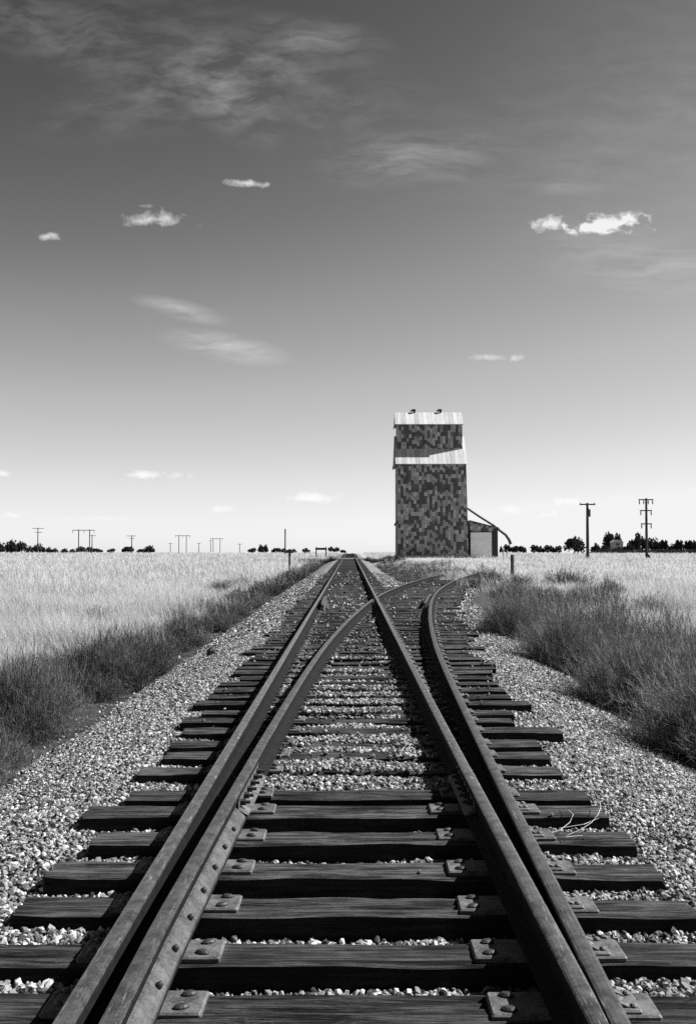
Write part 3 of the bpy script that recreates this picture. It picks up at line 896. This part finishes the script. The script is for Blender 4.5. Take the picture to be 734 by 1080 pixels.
# small spout bracket on the left wall
mb = MB(); zz = px(415, 552, EY)[1]-gb
mb.tube([(.0, 1.2, zz+.35), (-.18, 1.2, zz+.05), (-.35, 1.2, zz-.05), (-.42, 1.2, zz-.3)], .11, 8); mb.build('spout', M['dark_metal'], el)
# chute from the right wall
def P(qx, qy, Y): x, z = px(qx, qy, Y); return (x-ex0, Y-EY, z-gb)
mb = MB(); yc = EY+3.0
mb.tube([P(491, 535, yc), P(505, 544.5, yc), P(520, 554, yc)], .16, 10)
mb.tube([P(519.5, 553.6, yc), P(527.5, 560, yc), P(533, 564, yc), P(536.5, 569, yc), P(538.5, 574, yc)], [.18, .18, .2, .22, .24], 10)
mb.build('loading_chute', M['dark_metal'], el)

sx0 = px(493.6, 580, EY)[0]; sx1 = px(525.5, 580, EY)[0]; SW = sx1-sx0
sh = empty('shed', (sx0, EY+.6, gb)); tag(sh, 'low lean-to shed with a wide pale door, built against the tall elevator', 'shed')
zl = px(500, 549.5, EY)[1]-gb; zr = px(500, 557, EY)[1]-gb; SD = 6.0
mb = MB(); mb.prism([(.36, -.3), (SW, -.3), (SW, zr), (.36, zl)], 1, 0, SD); mb.build('wall', M['clad'], sh)
mb = MB(); mb.prism([(.3, zl+.03), (SW+.22, zr-.04), (SW+.22, zr+.06), (.3, zl+.13)], 1, -.2, SD+.2); mb.build('roof', M['dark_metal'], sh)
dx0, dx1 = px(494.8, 580, EY)[0]-sx0+.25, px(519, 580, EY)[0]-sx0; dz1 = px(500, 561.5, EY)[1]-gb; dz0 = .12
mb = MB(); mb.box(dx0, dx1, -.06, -.003, dz0, dz1); dr = mb.build('door', M['shed_door'], sh)
mb = MB(); mb.box(dx0-.1, dx0-.003, -.09, -.002, dz0, dz1+.1); mb.box(dx1+.003, dx1+.1, -.09, -.002, dz0, dz1+.1); mb.box(dx0-.003, dx1+.003, -.088, -.002, dz1+.003, dz1+.1); mb.build('door_frame', M['dark_metal'], sh)
mb = MB(); mb.box(dx1+.16, SW, -.05, -.002, 0, zr-.15); mb.build('corner_board', M['dark_metal'], sh)

# ----------------------------------------------------------------------------
# posts, poles
# ----------------------------------------------------------------------------
def post_thing(name, qx, qbase, qtop, Y, r, label, cat, cap=None, mat='post'):
    x, zt = px(qx, qtop, Y); zb = float(gz(x, Y))
    o = empty(name, (x, Y, zb)); tag(o, label, cat)
    mb = MB(); lean = random.uniform(-.015, .015)
    n = 6; mb.tube([(lean*k*(zt-zb)/n, 0, -.2+(zt-zb+.2)*k/n) for k in range(n+1)], [r*(1+random.uniform(-.06, .06)) for _ in range(n+1)], 8)
    mb.build('shaft', M[mat], o)
    if cap:
        mb = MB(); cap(mb, zt-zb, lean*(zt-zb)); mb.build('cap', M['dark_metal'], o)
    return o
post_thing('fence_post', 540, 605, 585, 69, .13, 'lone stout wooden post standing in pale grass in front of the shed', 'post')
post_thing('track_marker', 305.4, 600, 583, 82, .085, 'short dark post with a flat head in the left field near the track', 'marker post',
           lambda mb, h, l: (mb.box(l-.32, l+.30, -.07, .07, h-.02, h+.16, .03), mb.box(l-.12, l+.14, -.1, .1, h+.12, h+.30, .03)))
post_thing('utility_pole', 300.8, 584, 557.8, 240, .16, 'bare thin pole without crossarm standing left of the track', 'pole', mat='pole')
# sign frame: two posts with a board across
x0_, zt = px(333.6, 577.7, 190); x1_, _ = px(343.8, 577, 190); zb = float(gz(x0_, 190))
o = empty('sign_frame', ((x0_+x1_)/2, 190, zb)); tag(o, 'two posts carrying a dark board across, left of the track far away', 'sign frame')
w = (x1_-x0_)/2; h = zt-zb
for s in (-1, 1): MB().tube([(s*w, 0, -.2), (s*w, 0, h+.15)], .12, 8).build('post', M['post'], o)
MB().box(-w-.15, w+.15, -.16, -.10, h-.42, h).build('board', M['dark_metal'], o)

INS = MB().tube([(0, 0, 0), (0, 0, .12), (0, 0, .2)], [.05, .09, .03], 8).mesh('insulator', M['ceramic'])
def pole(qx, qtop, Y, label, arms=(), r=.16, transformer=None, group=None, hang=0, qb=None):
    """arms: (photo row, photo x from, x to)"""
    x, zt = px(qx, qtop, Y); zb = float(gz(x, Y))
    o = empty('utility_pole', (x, Y, zb)); tag(o, label, 'utility pole', group or 'utility poles')
    h = zt-zb
    MB().tube([(0, 0, -.3), (0, 0, h*.5), (0, 0, h)], [r*1.15, r, r*.8], 10).build('shaft', M['pole'], o)
    for (qy, a, b_) in arms:
        z = px(qx, qy, Y)[1]-zb; xa = px(a, qy, Y)[0]-x; xb = px(b_, qy, Y)[0]-x
        ar = MB().box(xa, xb, -r-.12, -r*.8, z-.10, z+.08, .01).build('crossarm', M['pole'], o)
        for xi in np.linspace(xa+.12, xb-.12, 4 if xb-xa > 2.2 else 2):
            it = put('insulator', INS, ar, (float(xi), -r*1.3, z+.08 if not hang else z-.1))
            if hang: it.rotation_euler = (math.pi, 0, 0); it.scale = (1.3, 1.3, 3.5)
    if transformer:
        z = px(qx, transformer, Y)[1]-zb
        tr = MB().tube([(.06, -.42, z-.55), (.06, -.42, z-.5), (.06, -.42, z+.45), (.06, -.42, z+.55)], [.26, .30, .30, .2], 12).build('transformer', M['dark_metal'], o)
        put('insulator', INS, tr, (.06, -.42, z+.54))
        MB().box(-.10, .24, -.14, .02, z+.15, z+.3).build('bracket', M['dark_metal'], o)
    return o
pole(619, 530.5, 140, 'leaning-free dark pole with one crossarm and a transformer, right of the shed', [(532, 610.5, 627)], .21, transformer=541)
pole(681, 525.5, 160, 'tallest dark pole with three crossarms, at the right', [(527, 672.5, 688), (538.5, 674, 686.5), (552.5, 675, 686.5)], .21, hang=1)
x_, _ = px(683.5, 585, 159); tag(MB().tube([(x_, 159, float(gz(x_, 159))), (x_, 159, float(gz(x_, 159))+.7), (x_, 159, float(gz(x_, 159))+.85)], [.28, .28, .15], 12).build('barrel', M['dark_metal']), 'small dark drum at the foot of the tallest right pole', 'drum')
pole(40.5, 556.5, 400, 'single pole with a wide crossarm over the trees at the far left', [(557.3, 35, 47), (561.5, 38, 45)], .2)
pole(97.6, 564, 430, 'short pole with crossarm standing behind a big twin pole frame', [(565, 95, 102)], .2)
pole(139.4, 564.5, 420, 'single pole with crossarm among the low trees on the left', [(565.3, 134.3, 143.8), (568, 137, 142)], .2)
pole(180, 572.5, 620, 'faint small pole left of the middle twin pole frame', [(573.3, 177.8, 182.2)], .2)
pole(210, 572.5, 640, 'faint small pole right of the middle twin pole frame', [(573.3, 208, 212.2)], .2)
pole(253, 573, 640, 'faint small pole near the right end of the distant pole row', [(574, 250.5, 255.5)], .2)
pole(222.5, 570, 700, 'faintest small pole close beside the last twin pole frame', [(570.5, 220, 225)], .2)
def hframe(a, b_, qtop, Y, ra, rb, label):
    xa, zt = px(a, qtop, Y); xb, _ = px(b_, qtop, Y); xm = (xa+xb)/2; zb = float(gz(xm, Y))
    o = empty('pole_frame', (xm, Y, zb)); tag(o, label, 'twin pole', 'twin pole frames of the far power line')
    for q in (xa, xb): MB().tube([(q-xm, 0, -.3), (q-xm, 0, zt-zb+.3)], .2, 8).build('shaft', M['pole'], o)
    A = px(ra, qtop, Y)[0]-xm; B = px(rb, qtop, Y)[0]-xm
    ar = MB().box(A, B, -.35, -.2, zt-zb-.14, zt-zb+.12).build('crossarm', M['pole'], o)
    for xi in (A+.2, 0, B-.2):
        it = put('insulator', INS, ar, (xi, -.27, zt-zb-.14)); it.rotation_euler = (math.pi, 0, 0); it.scale = (1.5, 1.5, 6)
hframe(83.4, 95, 559.2, 410, 77, 100.5, 'nearest twin pole frame with a long crossbar, over the left trees')
hframe(189, 196.8, 565, 560, 185, 201, 'middle twin pole frame with crossbar, beyond the pale left field')
hframe(225, 232.3, 568, 680, 222, 235.5, 'farthest twin pole frame, smallest of the three')

# ----------------------------------------------------------------------------
# far trees
# ----------------------------------------------------------------------------
def crown_mesh(n=560, lobes=8, flat=1.0):
    C = rng.uniform(-.42, .42, (lobes, 3)); C[:, 2] = .18+.34*rng.random(lobes)*(1-1.4*np.abs(C[:, 0]))
    rad = rng.uniform(.14, .32, lobes)
    q = rng.integers(lobes, size=n); d = rng.normal(size=(n, 3)); d /= np.linalg.norm(d, axis=1)[:, None]
    Pq = C[q]+d*(rad[q]*(rng.random(n)**.4))[:, None]; Pq[:, 2] = np.maximum(Pq[:, 2], .0)
    s = rng.uniform(.05, .11, n)
    u = rng.normal(size=(n, 3)); u /= np.linalg.norm(u, axis=1)[:, None]
    w_ = np.cross(u, rng.normal(size=(n, 3))); w_ /= np.linalg.norm(w_, axis=1)[:, None]
    V = np.stack([Pq-u*s[:, None], Pq+w_*s[:, None]*.6, Pq+u*s[:, None], Pq-w_*s[:, None]*.6], 1)
    lo = V[..., 2].min(); hi = np.percentile(V[..., 2], 99.5); V[..., 2] = (V[..., 2]-lo)/(hi-lo)
    xx = np.percentile(np.abs(V[..., 0]), 98); V[..., 0] /= 2*xx; V[..., 1] /= 2*xx
    return np_mesh('crown', V.reshape(-1, 3), np.arange(4*n).reshape(n, 4), M['leaf'], False, {'tint': np.repeat(rng.random(n), 4)})
CR = [crown_mesh() for _ in range(6)]
TRK = MB().tube([(0, 0, -.05), (.01, 0, .4), (-.01, .01, .8)], [.045, .034, .015], 7).mesh('trunk', M['trunk'])
def tree(x0q, x1q, qtop, Y, label, group, qbase=None, low=True, name='tree'):
    qc = (x0q+x1q)/2
    x, zt = px(qc, qtop, Y); zb = float(gz(x, Y)); wd = px(x1q, qtop, Y)[0]-px(x0q, qtop, Y)[0]; h = zt-zb
    o = empty(name, (x, Y, zb)); tag(o, label, 'tree' if name == 'tree' else 'bush', group)
    c = put('crown', CR[random.randrange(6)], o, (0, 0, h*(0 if low else .18))); c.scale = (wd, wd, h*(1 if low else .82)); c.rotation_euler = (0, 0, random.choice((0, math.pi)))
    tk = put('trunk', TRK, o); tk.scale = (max(wd, 2), max(wd, 2), h)
GL = 'trees along the left horizon'; GR = 'trees along the right horizon'
same = 'small dark bushy tree in the row on the left horizon'
tree(-10, 10, 572.5, 395, 'dark tree cut off by the left edge on the horizon', GL)
tree(4, 22, 570, 405, 'broad dark tree second from the left edge on the horizon', GL)
tree(17, 30, 571.5, 415, 'dark tree just left of the pole with a wide crossarm', GL)
tree(36, 48, 573.5, 420, 'dark tree at the foot of the pole with a wide crossarm', GL)
for a in ((28, 37, 576), (49, 56, 577), (56, 62, 578), (64, 74, 578.5), (73, 81, 579)): tree(*a, 430, 'low scrubby tree between the wide-armed pole and the twin pole frame', GL)
tree(81, 92, 576.5, 425, 'dark tree under the left leg of the nearest twin pole frame', GL)
tree(90, 101, 577, 435, 'dark tree under the right leg of the nearest twin pole frame', GL)
tree(99, 108, 578.5, 430, 'low tree just right of the nearest twin pole frame', GL)
tree(114, 123, 578.5, 425, 'small dark tree left of the single pole among low trees', GL)
tree(124, 140, 576.5, 430, 'dense dark tree at the foot of the single pole among low trees', GL)
tree(141, 153, 579, 430, 'low dark tree right of the single pole among low trees', GL)
tree(151, 166, 575.5, 425, 'dark round tree ending the left tree row', GL)
for a in ((262, 272, 578), (271, 279, 574.5), (277, 284, 574.5), (283, 296, 578), (293, 306, 578.6), (306, 314, 579)): tree(*a, 640, 'tiny dark tree on the horizon about the bare thin pole', GL)
tree(319, 327, 578, 600, 'small dark tree left of the far sign frame', GL)
tree(346, 353, 576.5, 560, 'left of two round dark trees close to the vanishing track', GL, low=False)
tree(351.5, 358, 577, 560, 'right of two round dark trees close to the vanishing track', GL, low=False)
tree(359, 367, 580, 600, 'low bush on the horizon just left of the vanishing rails', GL)
tree(595, 616, 566.5, 330, 'big rounded dark tree left of the pole with a transformer', GR)
tree(623, 632, 573, 335, 'small dark tree just right of the pole with a transformer', GR)
tree(635.5, 648, 561.5, 350, 'tall dark tree rising just left of the pale roofed house', GR, low=False)
tree(646, 655, 562.5, 362, 'tall dark tree rising behind the pale roofed house', GR, low=False)
tree(632, 646, 575, 338, 'wide dark bush below the tall tree left of the house', GR)
tree(646, 660, 577, 335, 'dark bush hiding the foot of the pale roofed house', GR)
tree(656, 668, 573, 340, 'dark bush right beside the pale roofed house', GR)
tree(663, 680, 563, 350, 'tall dark tree left of the tallest pole', GR)
tree(679, 698, 567, 350, 'broad dark tree right behind the tallest pole', GR)
tree(696, 706, 569.5, 345, 'pointed dark tree right of the tallest pole', GR)
for a in ((704, 714, 573), (712, 722, 569.5), (719, 729, 570), (726, 737, 570), (735, 750, 569)): tree(*a, 345, 'dark tree in the row at the right edge of the horizon', GR)
for a in ((526, 530, 576), (529, 539, 574.3), (537, 543, 576.8), (541, 556, 575.8), (551, 556, 577.2), (557, 569, 574.8), (566, 574, 576), (571, 584, 575.0), (581, 586, 577.2), (584, 594, 575.6)): tree(*a, 460, 'low dark tree in the row between shed and big rounded tree', GR)
# hedge along the right field edge, one mass
hp = []
hb = bush(40, 5, .5, 1.0, .12)
for k in range(150):
    qx = random.uniform(628, 780); Y = random.uniform(328, 338); x, _ = px(qx, 580, Y); z = float(gz(x, Y))
    s = random.uniform(1.6, 2.4); hp.append((hb[0]*np.array([s*1.4, s, s*.8])+np.array([x, Y, z]), hb[1], hb[2]))
V, Fx, T = merge(hp); tag(put('hedge', np_mesh('hedge', V, Fx, M['darkweed'], False, {'tint': T})), 'low dark hedge line under the trees on the right horizon', 'hedge', kind='stuff')
# pale house between the trees
x, zt = px(651, 569.3, 345); zb = float(gz(x, 345)); hw = 1.9; h = zt-zb
hs = empty('house', (x, 345, zb)); tag(hs, 'small pale house with light roof half hidden by dark trees', 'house')
MB().box(-hw, hw, 0, 5, -.5, h-.9).build('wall', M['house_wall'], hs)
MB().prism([(-hw-.25, h-.89), (hw+.25, h-.89), (.9, h), (-.9, h)], 1, -.3, 5.3).build('roof', M['house_roof'], hs)
wn_ = MB().box(-.5, .4, -.05, -.003, h-2.0, h-1.2).build('window', M['glass'], hs)
# litter posts near the shed
for (qx, qt, lab) in ((530.5, 579, 'thin pale stake beside the shed, the nearer of two'), (534.5, 580, 'thin pale stake beside the shed, the farther of two')):
    post_thing('stake', qx, 588, qt, 138 if qx < 532 else 144, .07, lab, 'stake', mat='concrete')

# ----------------------------------------------------------------------------
# sky, sun, camera
# ----------------------------------------------------------------------------
W = bpy.data.worlds.new('World'); scene.world = W; W.use_nodes = True
t = NT(W.node_tree); t.n.clear()
out = t.node('ShaderNodeOutputWorld'); bg = t.node('ShaderNodeBackground'); t.con(bg.outputs[0], out.inputs[0])
sky = t.node('ShaderNodeTexSky', sky_type='NISHITA'); sky.sun_disc = False
elev = math.asin(SUN.z); sky.sun_elevation = elev; sky.sun_rotation = math.atan2(SUN.x, SUN.y)
sky.air_density = 1.0; sky.dust_density = .3; sky.ozone_density = 1.0
sp = t.node('ShaderNodeSeparateColor'); t.con(sky.outputs[0], sp.inputs[0])
red = sp.outputs[0]                                     # black and white film behind a red filter
EV = 1.4
g8 = 8.0
tone = t.ramp(t.math('MULTIPLY', red, 1/g8), [(.0, .04), (1.0/g8, .05), (1.2/g8, .068), (1.44/g8, .105), (1.58/g8, .132), (1.83/g8, .185), (2.25/g8, .30), (3.09/g8, .485), (3.86/g8, .60), (5.1/g8, .77), (6.5/g8, .90)])
# clouds, placed by direction
g = t.node('ShaderNodeTexCoord').outputs['Generated']
nv = t.node('ShaderNodeVectorMath', operation='NORMALIZE'); t.con(g, nv.inputs[0])
sd = t.node('ShaderNodeSeparateXYZ'); t.con(nv.outputs[0], sd.inputs[0])
yy_ = t.math('MAXIMUM', sd.outputs[1], .05)
u = t.math('DIVIDE', sd.outputs[0], yy_); v = t.math('DIVIDE', sd.outputs[2], yy_)
uv = t.node('ShaderNodeCombineXYZ'); t.con(u, uv.inputs[0]); t.con(v, uv.inputs[1])
warp = t.node('ShaderNodeTexNoise'); t.con(uv.outputs[0], warp.inputs['Vector']); warp.inputs['Scale'].default_value = 14; warp.inputs['Detail'].default_value = 4
wv = t.node('ShaderNodeVectorMath', operation='MULTIPLY_ADD'); t.con(warp.outputs['Color'], wv.inputs[0]); wv.inputs[1].default_value = (.05, .03, 0); t.con(uv.outputs[0], wv.inputs[2])
def uvp(qx, qy):
    x, z = px(qx, qy, 1.0); return x, z-CAMZ
cum_n = t.noise(t.mapping(wv.outputs[0], (62, 80, 1)), 1.0, 6, .56)
wisp_n = t.noise(t.mapping(wv.outputs[0], (13, 74, 1), rot=(0, 0, R(-12))), 1.0, 7, .62)
wisp_b = t.noise(t.mapping(wv.outputs[0], (22, 60, 1), rot=(0, 0, R(-24))), 1.0, 7, .62)
def blob(qx, qy, rx_, ry_, ang):
    cx, cy = uvp(qx, qy)
    vec = t.mapping(uv.outputs[0], (1, 1, 1), (-cx, -cy, 0))
    vec = t.mapping(vec, (1, 1, 1), (0, 0, 0), (0, 0, R(-ang)))
    vec = t.mapping(vec, (F/rx_, F/ry_, 0))
    ln = t.node('ShaderNodeVectorMath', operation='LENGTH'); t.con(vec, ln.inputs[0]); return ln.outputs['Value']
total = None
def addc(x):
    global total
    total = x if total is None else t.math('ADD', total, x)
def cumulus(qx, qy, rx_, ry_, ang=0, k=1.0, gain=3.0, th=.55, rough=2.2):
    r = blob(qx, qy, rx_*1.32, ry_*1.32, ang)
    m_ = t.math('ADD', t.math('SUBTRACT', th, r), t.math('MULTIPLY', t.math('SUBTRACT', cum_n, .5), rough))
    addc(t.math('MULTIPLY', t.math('MULTIPLY', m_, gain, clamp=True), k))
def wisp(qx, qy, rx_, ry_, ang=0, k=1.0, src=None, lo=.38, hi=.75):
    r = blob(qx, qy, rx_, ry_, ang)
    m_ = t.math('POWER', t.math('SUBTRACT', 1.0, r, clamp=True), 1.0)
    nz = t.math('MULTIPLY', t.math('SUBTRACT', src or wisp_n, lo), 1/(hi-lo), clamp=True)
    addc(t.math('MULTIPLY', t.math('MULTIPLY', m_, nz), k))
cumulus(640, 238, 62, 17, 5, .85, 2.6, .5, 2.0); cumulus(580, 236, 27, 12, 8, .75, 2.4, .55, 1.8); cumulus(657, 232, 26, 13, 10, .6, 2.6, .6, 1.6); cumulus(622, 242, 26, 10, 0, .5, 2.6, .6, 1.6)
cumulus(164, 231, 52, 13, -2, .55, 1.5, .5, 2.0); cumulus(172, 233, 30, 9, -4, .35, 1.8, .5, 1.6); cumulus(260, 193, 34, 6.5, -3, .7, 2.0, .55, 1.6); cumulus(50, 249, 18, 6.5, 0, .6, 1.8, .55, 1.6); cumulus(152, 217, 16, 4, 0, .3, 1.6)
cumulus(517, 377, 34, 5, 0, .4, 1.8, .5, 1.8); cumulus(545, 378, 16, 4, 0, .35, 1.8)
cumulus(160, 501, 55, 7, 0, .9, 1.8, .5, 1.8); cumulus(328, 525, 40, 8, 0, 1.0, 2.2, .6, 1.4); cumulus(5, 500, 16, 5, 0, .7, 2); cumulus(600, 528, 30, 6, 0, .7, 2); cumulus(235, 537, 22, 5, 0, .6, 2)
cumulus(535, 537, 24, 6, 0, .6, 2); cumulus(15, 543, 22, 5, 0, .6, 2); cumulus(105, 547, 46, 5, 0, .5, 1.5); cumulus(575, 543, 22, 5, 0, .5, 2)
wisp(250, 70, 290, 75, -18, .15, wisp_b, .40, .85); wisp(330, 42, 100, 32, -8, .22, wisp_n); wisp(30, 25, 150, 45, -25, .14, wisp_b)
wisp(190, 95, 190, 55, 14, .13, wisp_b); wisp(430, 168, 110, 34, 4, .28); wisp(250, 120, 70, 35, -40, .16, wisp_b)
wisp(192, 327, 62, 12, -14, .6, None, .36, .85); wisp(238, 366, 78, 18, -10, .72, None, .34, .85); wisp(590, 197, 55, 10, 0, .16); wisp(690, 285, 130, 36, -4, .22)
wisp(640, 255, 120, 30, -8, .15); wisp(700, 120, 250, 200, 30, .08, wisp_b, .3, .8); wisp(560, 160, 300, 70, 5, .06)
total = t.math('MINIMUM', total, .85)
fin = t.math('ADD', tone, t.math('MULTIPLY', total, t.math('SUBTRACT', 1.0, tone)))
# film tone is divided by the background strength so the strength stays in the daylight range
BGS = .12
fin = t.math('DIVIDE', fin, 2**EV)
fin = t.math('DIVIDE', fin, BGS)
cc = t.node('ShaderNodeCombineColor'); 
for i in range(3): t.con(fin, cc.inputs[i])
t.con(cc.outputs[0], bg.inputs[0]); bg.inputs[1].default_value = BGS

sun = bpy.data.lights.new('sun', 'SUN'); sun.energy = 5.0; sun.angle = R(.53); sun.color = (1, 1, 1)
so = bpy.data.objects.new('sun', sun); COL.objects.link(so); so.rotation_euler = SUN.to_track_quat('Z', 'Y').to_euler(); so.location = (20, 5, 30)

cam = bpy.data.cameras.new('camera'); co = bpy.data.objects.new('camera', cam); COL.objects.link(co)
cam.sensor_fit = 'VERTICAL'; cam.sensor_height = 36; cam.sensor_width = 24.5; cam.lens = 36*F/1080
cam.clip_start = .05; cam.clip_end = 9000
co.location = (0, 0, CAMZ); co.rotation_euler = (math.pi/2+PITCH, 0, YAW)
scene.camera = co
vs = scene.view_settings; vs.view_transform = 'Standard'; vs.look = 'None'; vs.gamma = 1; vs.exposure = EV; vs.use_curve_mapping = False
scene.cycles.use_denoising = False
scene.cycles.max_bounces = 6; scene.cycles.diffuse_bounces = 1
